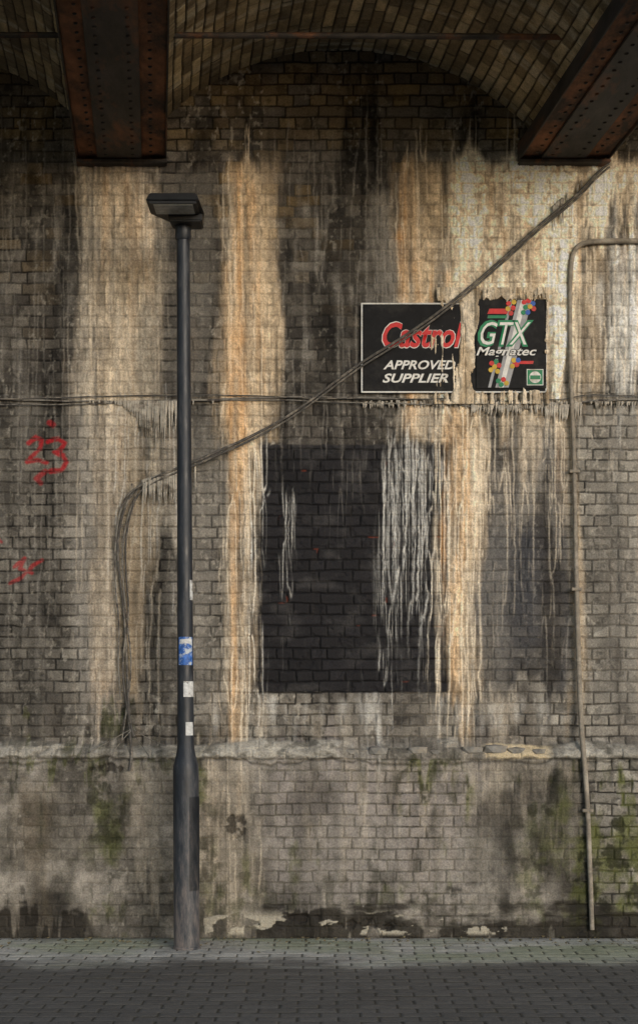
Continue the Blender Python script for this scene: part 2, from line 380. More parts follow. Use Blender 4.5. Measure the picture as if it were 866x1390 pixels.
# --- red spray marks
def spray(segs, w, c, s):
    global C
    x0 = min(p[0] for sg in segs for p in sg) - 10; x1 = max(p[0] for sg in segs for p in sg) + 10
    y0 = min(p[1] for sg in segs for p in sg) - 10; y1 = max(p[1] for sg in segs for p in sg) + 25
    J = np.nonzero((px > x0) & (px < x1))[0]; I = np.nonzero((py > y0) & (py < y1))[0]
    sl = (slice(I[0], I[-1] + 1), slice(J[0], J[-1] + 1)); a_ = PX[sl]; b_ = PY[sl]; D = np.full(a_.shape, 1e3, f32)
    for sg in segs:
        for (ax, ay), (bx, by) in zip(sg[:-1], sg[1:]):
            dx, dy = bx - ax, by - ay; t = np.clip(((a_ - ax) * dx + (b_ - ay) * dy) / (dx * dx + dy * dy + 1e-6), 0, 1)
            D = np.minimum(D, np.hypot(a_ - ax - t * dx, b_ - ay - t * dy))
    a = (1 - sst(w * .5, w * 1.7, D + (fine[sl] - .5) * 3)) * s * (.45 + .55 * bm_[sl])
    C[sl] = mix(C[sl], c, a)
red = lin(142, 18, 28)
spray([[(40, 602), (50, 594), (58, 598), (56, 608), (44, 620), (38, 627), (52, 625), (64, 628)]], 2.6, red, .8)
spray([[(66, 600), (80, 596), (89, 602), (82, 612), (74, 614), (86, 618), (91, 628), (84, 638), (70, 640)]], 2.8, red, .85)
spray([[(68, 574), (74, 577)], [(62, 640), (50, 650), (56, 656)]], 3.0, red, .65)
spray([[(14, 792), (30, 784), (46, 768), (58, 760)], [(20, 770), (34, 758), (28, 772), (44, 778)], [(-6, 730), (3, 736)]], 2.2, red, .65)

C = np.clip(C * GAIN, 0.004, .78)
sgm = sst(480, 490, PX) * (1 - sst(742, 752, PX)) * sst(396, 406, PY) * (1 - sst(532, 542, PY))
H = H * (1 - .7 * sgm)
rough = np.clip(rough - .25 * dk, .3, 1)
Pw = np.stack([XX, -H, ZZ], -1)
wall_mat = attr_mat("stained_brick", .6, 85, .2)
wall = empty("brick_wall")
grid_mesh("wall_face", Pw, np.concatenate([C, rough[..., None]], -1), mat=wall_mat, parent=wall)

def node_brick(name, c1, c2, mo, axes='XZ', scale=1.0, bw=.225, rh=.075):
    m = bpy.data.materials.new(name); m.use_nodes = True
    nt = m.node_tree; N = nt.nodes; L = nt.links; b = N["Principled BSDF"]
    tc = N.new("ShaderNodeTexCoord"); sp = N.new("ShaderNodeSeparateXYZ"); cb = N.new("ShaderNodeCombineXYZ")
    L.new(tc.outputs["Object"], sp.inputs[0]); L.new(sp.outputs[axes[0]], cb.inputs[0]); L.new(sp.outputs[axes[1]], cb.inputs[1])
    br = N.new("ShaderNodeTexBrick"); L.new(cb.outputs[0], br.inputs["Vector"])
    br.inputs["Scale"].default_value = 1; br.inputs["Brick Width"].default_value = bw; br.inputs["Row Height"].default_value = rh
    br.inputs["Mortar Size"].default_value = .006; br.inputs["Mortar Smooth"].default_value = .3
    br.inputs["Color1"].default_value = (*c1, 1); br.inputs["Color2"].default_value = (*c2, 1); br.inputs["Mortar"].default_value = (*mo, 1)
    no = N.new("ShaderNodeTexNoise"); no.inputs["Scale"].default_value = 1.5; no.inputs["Detail"].default_value = 10
    L.new(tc.outputs["Object"], no.inputs["Vector"])
    mr = N.new("ShaderNodeMapRange"); mr.inputs["From Min"].default_value = .3; mr.inputs["From Max"].default_value = .7
    mr.inputs["To Min"].default_value = .5; mr.inputs["To Max"].default_value = 1.6; L.new(no.outputs["Fac"], mr.inputs["Value"])
    vm = N.new("ShaderNodeVectorMath"); vm.operation = 'SCALE'; L.new(br.outputs["Color"], vm.inputs[0]); L.new(mr.outputs["Result"], vm.inputs["Scale"])
    L.new(vm.outputs["Vector"], b.inputs["Base Color"]); b.inputs["Roughness"].default_value = .9
    bp = N.new("ShaderNodeBump"); bp.inputs["Strength"].default_value = .6; bp.inputs["Distance"].default_value = .01; bp.invert = True
    L.new(br.outputs["Fac"], bp.inputs["Height"]); L.new(bp.outputs["Normal"], b.inputs["Normal"])
    return m
nb = node_brick("plain_brick", (.12, .11, .095), (.07, .062, .055), (.035, .032, .028))
for nm, a, b in (("wall_left", -16, -3), ("wall_right", 3, 16)):
    box(nm, a, b, -.008, .6, -.16, 6.44, nb, wall)
    box(nm + "_plinth", a, b, -.11, -.008, -.16, 1.24, nb, wall, .01)

# ================================================================== VAULTS + GIRDERS
vault_mat = attr_mat("vault_brick", .5, 95)
bridge = empty("railway_bridge")
Rv = 1.755; zc = 4.255; ang = math.asin(1.425 / Rv)
DEPTH = 2.5
for vi_, xc in enumerate((-5.81, -2.83, .15, 3.13, 6.11)):
    st = .006 if vi_ in (1, 2, 3) else .02
    s = np.arange(-ang * Rv, ang * Rv + st, st); y = np.arange(-DEPTH, .06, st)
    S, Y = [a.astype(f32) for a in np.meshgrid(s, y)]
    sp_, yp = s * 200, y * 200
    G = lambda a, b, o, sd: fbm(sp_, yp, a, b, o, sd + vi_ * 50)
    w1 = G(40, 40, 3, 201) - .5
    bmv, d, RR, _, _ = bricks(Y + w1 * .012, S + 3 + w1 * .01, .0765, .225, 300 + vi_ * 7, english=False)
    md = G(60, 60, 4, 202); fn = G(9, 9, 3, 203); sk = G(120, 20, 4, 204)
    K = np.empty(S.shape + (3,), f32); K[:] = lin(178, 160, 124)
    K = mix(K, lin(138, 122, 94), sst(.3, .7, RR[0])); K = mix(K, lin(196, 180, 146), sst(.75, .95, RR[1]) * .8); K = mix(K, lin(96, 86, 70), sst(.8, .9, RR[2]) * .7)
    K = mix(K, lin(80, 73, 60), sst(.42, .7, md) * .6); K = mix(K, lin(200, 194, 174), sst(.58, .8, sk) * .45)
    K *= (.65 + .7 * fn)[..., None]
    K = K * bmv[..., None] + (lin(66, 58, 48) * np.ones_like(K)) * (1 - bmv[..., None])
    r = Rv + .012 - bmv * .010 - (RR[2] - .5) * .005 - (md - .5) * .02
    th = S / Rv
    Pv = np.stack([xc + r * np.sin(th) - .111 * Y, Y, zc + r * np.cos(th)], -1)
    grid_mesh("jack_arch" if vi_ == 0 else "jack_arch.%03d" % vi_, Pv, np.concatenate([np.clip(K * GAIN, .004, .7), np.full(S.shape + (1,), .85, f32)], -1), mat=vault_mat, parent=bridge)

soot = simple_mat("sooty_concrete", (.05, .045, .04), .9)
box("deck_slab", -7.6, 7.7, -DEPTH, .6, 6.12, 6.5, soot, bridge, shear=True)
box("parapet", -7.6, 7.7, -DEPTH - .25, -DEPTH, 5.9, 7.3, nb, bridge, shear=True)
steel = simple_mat("dark_riveted_steel", (.042, .036, .032), .6, 0, .6, 9, .7, (.20, .080, .036), (.50, .66), stretch=(1, .35, 1))
rust = simple_mat("rusty_steel", (.22, .092, .042), .8, 0, .6, 10, 1.0, (.05, .034, .025), (.45, .6), stretch=(1, .5, 1))
def rivets(name, pts, mat, parent, r=.016):
    bm = bmesh.new()
    for p in pts:
        res = bmesh.ops.create_uvsphere(bm, u_segments=8, v_segments=5, radius=r)
        for v in res['verts']: v.co = Vector((v.co.x, v.co.y, v.co.z * .7)) + Vector(p)
    for v in bm.verts: v.co.x += -.111 * v.co.y
    me = bpy.data.meshes.new(name); bm.to_mesh(me); bm.free()
    for p in me.polygons: p.use_smooth = True
    ob = bpy.data.objects.new(name, me); bpy.context.collection.objects.link(ob); me.materials.append(mat); ob.parent = parent
for gi, gx in enumerate((-7.59, -4.61, -1.63, 1.35, 4.33, 7.31)):
    g = empty("steel_girder" if gi == 0 else "steel_girder.%03d" % gi)
    box("bottom_flange", gx, gx + .585, -DEPTH, -.002, 5.262, 5.29, rust, g, .004, True)
    box("cover_plate", gx + .13, gx + .43, -DEPTH, -.1, 5.24, 5.26, steel, g, .004, True)
    box("web", gx + .28, gx + .305, -DEPTH, -.002, 5.30, 6.1, rust, g, 0, True)
    box("angle_l", gx + .2, gx + .278, -DEPTH, -.002, 5.292, 5.31, rust, g, .003, True)
    box("angle_r", gx + .307, gx + .385, -DEPTH, -.002, 5.292, 5.31, rust, g, .003, True)
    box("edge_l", gx - .012, gx - .001, -DEPTH, -.03, 5.24, 5.36, steel, g, .003, True)
    box("edge_r", gx + .586, gx + .597, -DEPTH, -.03, 5.24, 5.36, steel, g, .003, True)
    box("bearing_plate", gx - .01, gx + .60, -.10, .02, 5.215, 5.238, steel, g, .006, True)
    pts = [(gx + o, -y, z) for y in np.arange(.16, DEPTH - .1, .11) for o, z in ((.09, 5.262), (.19, 5.24), (.37, 5.24), (.49, 5.262))]
    rivets("rivets", pts, steel, g, .013)
tube("tie_rod", [Vector((-7.3, -1.16, 5.60)), Vector((0, -1.15, 5.59)), Vector((7.3, -1.10, 5.57))], .016, steel, None, False)

# ================================================================== SIGN
black = simple_mat("sign_black", (.007, .007, .008), .5, 0, .5, 14, .05, (.030, .028, .025), (.5, .7), spec=.12)
whitem = simple_mat("sign_white", (.68, .67, .64), .5, 0, .15, 30, .05, (.40, .37, .31), (.52, .7))
redm = simple_mat("sign_red", (.54, .025, .025), .5, 0, .2, 30, .05, (.34, .06, .04), (.52, .7))
greenm = simple_mat("sign_green", (.015, .20, .085), .5, 0, .15, 30, .05, (.06, .16, .09), (.52, .7))
silver = simple_mat("sign_silver", (.30, .30, .31), .5, 0, .35, 14, .05)
bluem = simple_mat("sign_blue", (.03, .10, .40), .5); yell = simple_mat("sign_yellow", (.55, .36, .04), .5)
sign = empty("advertising_sign")
def plate(name, x0, x1, y0, y1, d0, d1, mat, bev=.002):
    a = P(x0, y1, d1); b = P(x1, y0, d1)
    return box(name, a.x, b.x, -d1, -d0, a.z, b.z, mat, sign, bev)
plate("panel_rim", 490, 742, 411, 533, .020, .036, whitem)
plate("panel", 492.0, 740, 412.8, 531.0, .030, .038, black)
plate("right_panel", 646, 741, 406, 527, .0385, .048, black)
def text(name, s, x0, x1, y0, y1, d, mat, off=0.0, shear=.22):
    cu = bpy.data.curves.new(name, 'FONT'); cu.body = s; cu.size = 1; cu.offset = off; cu.shear = shear; cu.extrude = 0
    cu.resolution_u = 3
    o = bpy.data.objects.new(name + "_c", cu); bpy.context.collection.objects.link(o)
    bpy.context.view_layer.update()
    dg = bpy.context.evaluated_depsgraph_get(); me = bpy.data.meshes.new_from_object(o.evaluated_get(dg))
    bpy.data.objects.remove(o)
    n = len(me.vertices); co = np.empty(n * 3, f32); me.vertices.foreach_get("co", co); co = co.reshape(-1, 3)
    mn = co.min(0); mx = co.max(0); a = P(x0, y1, d); b = P(x1, y0, d)
    out = np.empty_like(co); out[:, 0] = a.x + (co[:, 0] - mn[0]) / (mx[0] - mn[0]) * (b.x - a.x); out[:, 1] = -d
    out[:, 2] = a.z + (co[:, 1] - mn[1]) / (mx[1] - mn[1]) * (b.z - a.z)
    me.vertices.foreach_set("co", out.ravel()); me.update(); me.name = name
    me.materials.clear(); me.materials.append(mat)
    ob = bpy.data.objects.new(name, me); bpy.context.collection.objects.link(ob); ob.parent = sign
text("brand_outline", "Castrol", 518, 630, 436, 473, .0388, whitem, .030, .3)
text("brand_letters", "Castrol", 519.2, 628.8, 437.2, 471.8, .0398, redm, .024, .3)
text("line_approved", "APPROVED", 520, 618, 489, 501.5, .0395, whitem, .025, .3)
text("line_supplier", "SUPPLIER", 519, 608, 507, 519.5, .0395, whitem, .025, .3)
def poly(name, pts, d, mat):
    bm = bmesh.new(); vs = [bm.verts.new(P(x, y, d)) for x, y in pts]; bm.faces.new(vs)
    me = bpy.data.meshes.new(name); bm.to_mesh(me); bm.free(); ob = bpy.data.objects.new(name, me)
    bpy.context.collection.objects.link(ob); me.materials.append(mat); ob.parent = sign
poly("stripe_wide", [(672, 526), (690, 526), (722, 407), (702, 407)], .0486, silver)
poly("stripe_core", [(677, 526), (683, 526), (714, 407), (707, 407)], .0490, whitem)
poly("stripe_thin", [(662, 526), (666, 526), (696, 407), (692, 407)], .0486, silver)
poly("red_bar", [(664, 419), (690, 419), (688, 426), (661, 426)], .0494, redm)
poly("green_bar", [(662, 428), (688, 428), (687, 432), (661, 432)], .0494, greenm)
poly("red_bar_b", [(696, 490), (724, 490), (723, 494), (695, 494)], .0494, redm)
text("gtx_outline", "GTX", 648, 724, 434, 471, .0500, greenm, .045, .3)
text("gtx_letters", "GTX", 652, 720, 437, 468, .0506, whitem, .0, .3)
text("magnatec_outline", "Magnatec", 645, 729, 470, 487, .0512, black, .06, .3)
text("magnatec", "Magnatec", 646, 728, 471, 486, .0530, whitem, .018, .3)
plate("badge_rim", 714.5, 737, 501, 523, .0482, .0490, whitem, 0)
plate("badge", 715.5, 736, 502, 522, .0484, .0496, greenm, 0)
poly("badge_disc", [(726 + 8 * math.cos(t), 512 + 8 * math.sin(t)) for t in np.linspace(0, 6.2, 20)], .0500, whitem)
poly("badge_bar", [(719, 509.5), (733, 509.5), (733, 515), (719, 515)], .0504, greenm)
rb = np.random.default_rng(5); bms = [redm, greenm, yell, bluem, yell]
for (bx, by) in [(690, 412), (697, 410), (689, 419), (696, 418), (693, 425), (711, 410), (717, 408), (723, 412), (713, 417), (719, 416), (724, 419), (710, 424), (716, 424), (667, 493), (673, 491), (671, 498), (677, 496), (666, 502), (675, 504), (697, 489), (703, 489), (701, 495), (695, 497), (676, 517), (683, 515), (680, 522), (687, 520)]:
    poly("ball", [(bx + 3.4 * math.cos(t), by + 3.4 * math.sin(t)) for t in np.linspace(0, 6.0, 14)], .0520 + rb.random() * .0008, bms[int(rb.integers(5))])

# calcite crust that has run down over the sign
qx = np.arange(486, 760, .45); qy = np.arange(390, 548, .45)
QX, QY = [a.astype(f32) for a in np.meshgrid(qx, qy)]
def Q(a, b, o, s): return fbm(qx, qy, a, b, o, s)
q1 = Q(5, 90, 3, 401); q2 = Q(9, 9, 4, 402); q3 = Q(14, 40, 4, 403); q4 = Q(3, 30, 3, 404)
WQ = QX + (q3 - .5) * 22
m = np.clip(.92 * sst(618, 634, WQ) * (1 - sst(638, 652, WQ)) * (1 - .55 * sst(436, 450, QY) * (1 - sst(490, 505, QY)))
            + .50 * sst(560, 612, WQ) * (1 - sst(640, 655, WQ)) + .95 * sst(738, 743, QX + (q2 - .5) * 4 + (q3 - .5) * 4) * (1 - sst(742, 750, QX + (q3 - .5) * 10))
            + .8 * (1 - sst(404, 412, QY + (q1 - .5) * 26)) * sst(560, 640, QX) * (1 - sst(742, 746, QX)) + .75 * sst(526, 534, QY + (q2 - .5) * 10) * sst(580, 640, QX) * (1 - sst(742, 746, QX)), 0, 1.2)
t = m + (q1 - .5) * 1.0 + (q2 - .5) * .4 + (q4 - .5) * .5
t = t - .12 * sst(652, 660, QX) * (1 - sst(732, 738, QX)) * sst(410, 416, QY) * (1 - sst(520, 526, QY))
th = np.clip((t - .60) * 2.0, 0, 1)
keep = th > .03
CQ = np.empty(QX.shape + (3,), f32); CQ[:] = cream
CQ = mix(CQ, tan, sst(.4, .7, q3)); CQ = mix(CQ, lin(130, 112, 88), sst(.5, .75, Q(12, 60, 3, 405)) * .7)
CQ *= (.38 + 1.05 * q2)[..., None]
dd = .040 + .014 * sst(642, 648, QX) + th * (.004 + .012 * q2 + .010 * q1)
s_ = (10 - dd) / 2000
PQ = np.stack([(QX - 433) * s_, -dd, 1.6 + (950 - QY) * s_], -1)
grid_mesh("calcite_run", PQ, np.concatenate([CQ, np.full(QX.shape + (1,), .8, f32)], -1), keep, wall_mat, sign)

# ================================================================== CABLES, CONDUIT
cablem = simple_mat("crusted_cable", (.085, .078, .070), .8, 0, .5, 25, .6, (.26, .23, .19), (.5, .62))
thinm = simple_mat("pale_cable", (.20, .185, .16), .8, 0, .4, 25, .5, (.06, .05, .045), (.48, .58))
condm = simple_mat("crusted_conduit", (.24, .21, .17), .85, 0, .35, 18, .8, (.38, .34, .28), (.5, .62))
cab = empty("hanging_cable")
base = [(826, 222), (812, 232), (780, 268), (740, 298), (690, 344), (640, 388), (590, 428), (540, 462), (490, 492), (455, 518), (420, 545), (380, 572), (330, 598), (290, 615), (262, 628)]
tube("strand_a", [P(x, y, .085) for x, y in base] + [P(225, 642, .07), P(196, 654, .06), P(180, 668, .05), P(167, 695, .05), P(160, 730, .05), P(161, 770, .05), P(168, 820, .05), P(172, 880, .05), P(174, 940, .06), P(177, 1000, .08), P(180, 1030, .13), P(176, 1046, .14)], .009, cablem, cab)
tube("strand_b", [P(x + 1, y + 4.5, .078) for x, y in base] + [P(228, 646, .07), P(200, 660, .06), P(186, 672, .05), P(176, 700, .05), P(170, 740, .05), P(172, 790, .05), P(176, 830, .05), P(170, 870, .05), P(166, 910, .06), P(172, 960, .06), P(182, 1000, .1)], .007, cablem, cab)
tube("strand_c", [P(232, 650, .06), P(205, 656, .05), P(178, 664, .06), P(163, 690, .06), P(156, 740, .05), P(157, 800, .05), P(163, 850, .05), P(160, 900, .05), P(164, 950, .05)], .006, thinm, cab)
tube("strand_d", [P(188, 662, .05), P(172, 700, .06), P(165, 760, .06), P(172, 840, .06), P(180, 900, .05), P(173, 960, .06), P(166, 1004, .09)], .005, thinm, cab)
for i, (x0, x1, y1) in enumerate([(178, 120, 1022), (180, 148, 1030), (176, 205, 1030), (182, 226, 1012)]):
    tube("frayed_end_%d" % i, [P(x0, 990, .09), P((x0 + x1) / 2, 1006, .10), P(x1, y1, .125)], .003, thinm, cab)
hc = empty("wall_cable"); r2 = np.random.default_rng(3)
for k, (yo, rr, mt) in enumerate(((0, .006, thinm), (4, .004, thinm), (-3, .004, cablem))):
    pts = [P(x, 542 + yo + (3 * math.sin(x / 90 + k) + r2.uniform(-1, 1)) + (6 if 640 < x < 780 else 0), .03 + .004 * k) for x in range(-130, 1000, 28)]
    tube("line_%d" % k, pts, rr, mt, hc)
con = empty("conduit_pipe")
tube("pipe", [P(1000, 326, .045), P(900, 327, .045), P(866, 327, .045), P(830, 327, .045), P(798, 328, .045), P(782, 334, .045), P(775, 350, .045), P(773, 380, .045), P(773, 450, .045), P(774, 520, .045), P(778, 600, .045), P(780, 700, .045), P(783, 850, .05), P(787, 960, .06), P(790, 1010, .12), P(795, 1060, .145), P(799, 1140, .135), P(803, 1262, .13)], .016, condm, con)
for (x, y, d) in [(779, 640, .045), (782, 800, .05), (797, 1100, .14)]:
    c = P(x, y, d); box("clip", c.x - .035, c.x + .035, c.y - .022, c.y + .03, c.z - .010, c.z + .010, condm, con, .003)
bm = bmesh.new(); r3 = np.random.default_rng(11)
def stal(x, y, ln, w, d):
    p = P(x, y, d); L = ln / 200; n = 6; tilt = r3.uniform(-.05, .05)
    prev = None
    for j in range(5):
        t_ = j / 4; rad = w / 200 * (1 - t_) ** .8 * r3.uniform(.8, 1.2) + .0008
        ring = [bm.verts.new(p + Vector((rad * math.cos(a) + tilt * t_ * L, rad * math.sin(a), -L * t_ + .004))) for a in np.linspace(0, 2 * math.pi, n, endpoint=False)]
        if prev:
            for a in range(n): bm.faces.new((prev[a], prev[(a + 1) % n], ring[(a + 1) % n], ring[a]))
        prev = ring
for i in range(190): x = r3.uniform(640, 790); stal(x, 549 + r3.uniform(-4, 4), r3.uniform(3, 22) * (1.1 if x > 740 else .8), r3.uniform(1, 3), .035)
for i in range(90): stal(r3.uniform(490, 650), 546 + r3.uniform(-2, 2), r3.uniform(2, 11), r3.uniform(.8, 2.4), .03)
for i in range(150): x = 200 + r3.normal(0, 30); stal(x, 545, r3.uniform(4, 70) * math.exp(-((x - 215) / 30) ** 2) + 4, r3.uniform(.8, 2.4), .033)
for i in range(120): x = 225 + r3.normal(0, 18); stal(x, 655 - (x - 186) * .33, r3.uniform(4, 56) * r3.random() + 4, r3.uniform(1.0, 2.8), .06)
for i in range(40): x = r3.uniform(800, 900); stal(x, 546, r3.uniform(3, 12), r3.uniform(1, 2.6), .03)
for i in range(12): x = r3.uniform(750, 800); stal(x, 236 + (800 - x) * .9, r3.uniform(8, 40), r3.uniform(1.2, 2.6), .05)
me = bpy.data.meshes.new("calcite_stalactites"); bm.to_mesh(me); bm.free()
for p in me.polygons: p.use_smooth = True
so = bpy.data.objects.new("calcite_stalactites", me); bpy.context.collection.objects.link(so)
me.materials.append(simple_mat("calcite", (.44, .40, .34), .75, 0, .45, 18, .5, (.13, .11, .085), (.5, .62)))

# ================================================================== LAMP POST
polem = bpy.data.materials.new("painted_pole"); polem.use_nodes = True
nt = polem.node_tree; N = nt.nodes; L = nt.links; b = N["Principled BSDF"]
tc = N.new("ShaderNodeTexCoord"); mp = N.new("ShaderNodeMapping"); mp.inputs["Scale"].default_value = (14, 14, 3); L.new(tc.outputs["Object"], mp.inputs[0])
no = N.new("ShaderNodeTexNoise"); no.inputs["Scale"].default_value = 1.6; no.inputs["Detail"].default_value = 10; no.inputs["Roughness"].default_value = .75; L.new(mp.outputs[0], no.inputs["Vector"])
sp = N.new("ShaderNodeSeparateXYZ"); L.new(tc.outputs["Object"], sp.inputs[0])
mr = N.new("ShaderNodeMapRange"); mr.inputs["From Min"].default_value = 1.3; mr.inputs["From Max"].default_value = -.1; mr.inputs["To Min"].default_value = .0; mr.inputs["To Max"].default_value = .24
L.new(sp.outputs["Z"], mr.inputs["Value"])
ad = N.new("ShaderNodeMath"); ad.operation = 'ADD'; L.new(no.outputs["Fac"], ad.inputs[0]); L.new(mr.outputs["Result"], ad.inputs[1])
rp = N.new("ShaderNodeValToRGB"); e = rp.color_ramp.elements
e[0].position = .40; e[0].color = (.010, .012, .018, 1); e[1].position = .80; e[1].color = (.17, .145, .135, 1)
x_ = e.new(.53); x_.color = (.020, .024, .032, 1); x_ = e.new(.64); x_.color = (.052, .055, .063, 1)
L.new(ad.outputs[0], rp.inputs["Fac"]); L.new(rp.outputs["Color"], b.inputs["Base Color"])
rr_ = N.new("ShaderNodeMapRange"); rr_.inputs["From Min"].default_value = .35; rr_.inputs["From Max"].default_value = .7; rr_.inputs["To Min"].default_value = .35; rr_.inputs["To Max"].default_value = .75
L.new(no.outputs["Fac"], rr_.inputs["Value"]); L.new(rr_.outputs["Result"], b.inputs["Roughness"])
bp = N.new("ShaderNodeBump"); bp.inputs["Strength"].default_value = .35; bp.inputs["Distance"].default_value = .005; L.new(no.outputs["Fac"], bp.inputs["Height"]); L.new(bp.outputs["Normal"], b.inputs["Normal"])
lamp = empty("street_lamp"); LY = -.53; LX = -.848
def lathe(name, prof, mat, parent, seg=40):
    bm = bmesh.new(); prev = None
    for z, r in prof:
        cx = LX - .024 * z / 4.7
        ring = [bm.verts.new((cx + r * math.cos(a), LY + r * math.sin(a), z)) for a in np.linspace(0, 2 * math.pi, seg, endpoint=False)]
        if prev:
            for i in range(seg): bm.faces.new((prev[i], prev[(i + 1) % seg], ring[(i + 1) % seg], ring[i]))
        prev = ring
    bm.faces.new(prev)
    me = bpy.data.meshes.new(name); bm.to_mesh(me); bm.free()
    for p in me.polygons: p.use_smooth = True
    ob = bpy.data.objects.new(name, me); bpy.context.collection.objects.link(ob); me.materials.append(mat); ob.parent = parent
lathe("column", [(-.05, .083), (.0, .083), (1.10, .083), (1.15, .083), (1.18, .080), (1.22, .069), (1.26, .060), (1.28, .0575), (1.285, .056), (1.32, .054), (2.2, .050), (3.4, .046), (4.60, .042), (4.62, .042)], polem, lamp)
lathe("base_collar", [(.0, .085), (.0, .090), (.018, .088), (.02, .085)], polem, lamp)
lathe("top_spigot", [(4.55, .043), (4.56, .052), (4.69, .052), (4.70, .03)], polem, lamp)
bm = bmesh.new(); n = 12
for (w0, w1, z0, z1, rr) in ((-.55, .55, .38, .98, .0855),):
    V = [[bm.verts.new((LX - .003 + rr * math.sin(a + .9), LY - rr * math.cos(a + .9), z)) for a in np.linspace(w0, w1, n)] for z in (z0, z1)]
    for i in range(n - 1): bm.faces.new((V[0][i], V[0][i + 1], V[1][i + 1], V[1][i]))
bmesh.ops.solidify(bm, geom=list(bm.faces), thickness=.003)
me = bpy.data.meshes.new("access_door"); bm.to_mesh(me); bm.free(); ob = bpy.data.objects.new("access_door", me); bpy.context.collection.objects.link(ob); me.materials.append(polem); ob.parent = lamp
hm = simple_mat("lantern_grey", (.016, .017, .019), .5, 0, .3, 12, .1)
lens = simple_mat("lantern_lens", (.30, .31, .30), .25, 0, .3, 20, .05)
hx = LX - .024
def prism(name, plan, z0, z1, mat, inset_top=.0, bevel=.006):
    bm = bmesh.new(); vs = [bm.verts.new((x, y, z0)) for x, y in plan]; f = bm.faces.new(vs)
    r = bmesh.ops.extrude_face_region(bm, geom=[f]); tv = [v for v in r['geom'] if isinstance(v, bmesh.types.BMVert)]
    c = Vector((sum(v.co.x for v in tv) / len(tv), sum(v.co.y for v in tv) / len(tv), 0))
    for v in tv: v.co.z = z1; v.co.x += (c.x - v.co.x) * inset_top; v.co.y += (c.y - v.co.y) * inset_top
    bmesh.ops.recalc_face_normals(bm, faces=bm.faces)
    bmesh.ops.bevel(bm, geom=list(bm.edges), offset=bevel, segments=2, affect='EDGES')
    me = bpy.data.meshes.new(name); bm.to_mesh(me); bm.free(); ob = bpy.data.objects.new(name, me); bpy.context.collection.objects.link(ob); me.materials.append(mat); ob.parent = lamp
prism("lantern_body", [(hx - .20, LY - .36), (hx + .13, LY - .36), (hx + .145, LY - .1), (hx + .13, LY + .06), (hx - .10, LY + .06), (hx - .20, LY - .1)], 4.69, 4.745, hm, .12)
prism("lantern_frame", [(hx - .18, LY - .345), (hx + .115, LY - .345), (hx + .115, LY - .13), (hx - .18, LY - .13)], 4.676, 4.692, hm, 0, .004)
prism("lantern_glass", [(hx - .155, LY - .325), (hx + .09, LY - .325), (hx + .09, LY - .15), (hx - .155, LY - .15)], 4.671, 4.68, lens, 0, .002)
prism("gear_housing", [(hx - .08, LY - .12), (hx + .13, LY - .12), (hx + .125, LY + .06), (hx - .07, LY + .06)], 4.64, 4.692, hm, -.05, .008)
stw = simple_mat("sticker_white", (.55, .56, .56), .6, 0, .3, 40, .1, (.25, .25, .25), (.55, .6)); stb = simple_mat("sticker_blue", (.04, .13, .42), .5, 0, .6, 45, .1, (.45, .5, .55), (.52, .58))
def sticker(name, pz0, pz1, a0, a1, mat, o=.0):
    z0 = 1.6 + (950 - pz1) / 211; z1 = 1.6 + (950 - pz0) / 211
    bm = bmesh.new(); n = 10; rows = []
    for z in (z0, z1):
        rr = (.054 - (z - 1.32) * .0045) + .0018 + o; cx = LX - .024 * z / 4.7
        rows.append([bm.verts.new((cx + rr * math.sin(a), LY - rr * math.cos(a), z + o * 2 * a)) for a in np.linspace(a0, a1, n)])
    for i in range(n - 1): bm.faces.new((rows[0][i], rows[0][i + 1], rows[1][i + 1], rows[1][i]))
    me = bpy.data.meshes.new(name); bm.to_mesh(me); bm.free(); ob = bpy.data.objects.new(name, me); bpy.context.collection.objects.link(ob); me.materials.append(mat); ob.parent = lamp
sticker("sticker_a", 788, 815, .75, 1.4, stw); sticker("sticker_b", 865, 903, -.8, 1.1, stb); sticker("sticker_b2", 868, 874, -.6, .9, stw, .001)
sticker("sticker_c", 925, 946, -.15, 1.3, stw); sticker("sticker_d", 980, 998, .1, 1.1, stw)

# ================================================================== PAVEMENT, KERB, ROAD
PW = 3.3
gx_ = np.arange(-3.2, 3.2, .008); gy = np.arange(-PW, .0, .008)
GX, GY = [a.astype(f32) for a in np.meshgrid(gx_, gy)]
gp, gq = gx_ * 200, gy * 200
g1 = fbm(gp, gq, 60, 60, 4, 501); g2 = fbm(gp, gq, 8, 8, 3, 502); g3 = fbm(gp, gq, 150, 60, 4, 503)
bmg, _, RG, _, _ = bricks(GX + (g1 - .5) * .01, GY + 4, .102, .204, 600, english=False, mortar=(.002, .008))
K = np.empty(GX.shape + (3,), f32); K[:] = lin(205, 202, 194)
K = mix(K, lin(170, 168, 162), RG[0]); K = mix(K, lin(136, 133, 126), sst(.5, .75, g1) * .5); K *= (.75 + .5 * g2)[..., None]
K = mix(K, lin(134, 146, 100), sst(.38, .7, g3 + .14 * (GX > .6)) * .5 * sst(-1.4, -.7, GY))
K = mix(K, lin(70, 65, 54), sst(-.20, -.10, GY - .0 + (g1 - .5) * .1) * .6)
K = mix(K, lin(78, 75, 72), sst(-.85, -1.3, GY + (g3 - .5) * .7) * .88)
K = K * bmg[..., None] + (lin(62, 60, 50) * np.ones_like(K)) * (1 - bmg[..., None])
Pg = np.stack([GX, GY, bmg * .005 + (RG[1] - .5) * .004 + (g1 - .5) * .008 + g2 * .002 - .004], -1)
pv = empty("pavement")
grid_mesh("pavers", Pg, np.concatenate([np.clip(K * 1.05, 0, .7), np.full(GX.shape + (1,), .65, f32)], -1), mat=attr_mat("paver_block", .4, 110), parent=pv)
pn = node_brick("paver_plain", (.20, .19, .165), (.14, .135, .12), (.05, .05, .04), 'XY', 1, .204, .102)
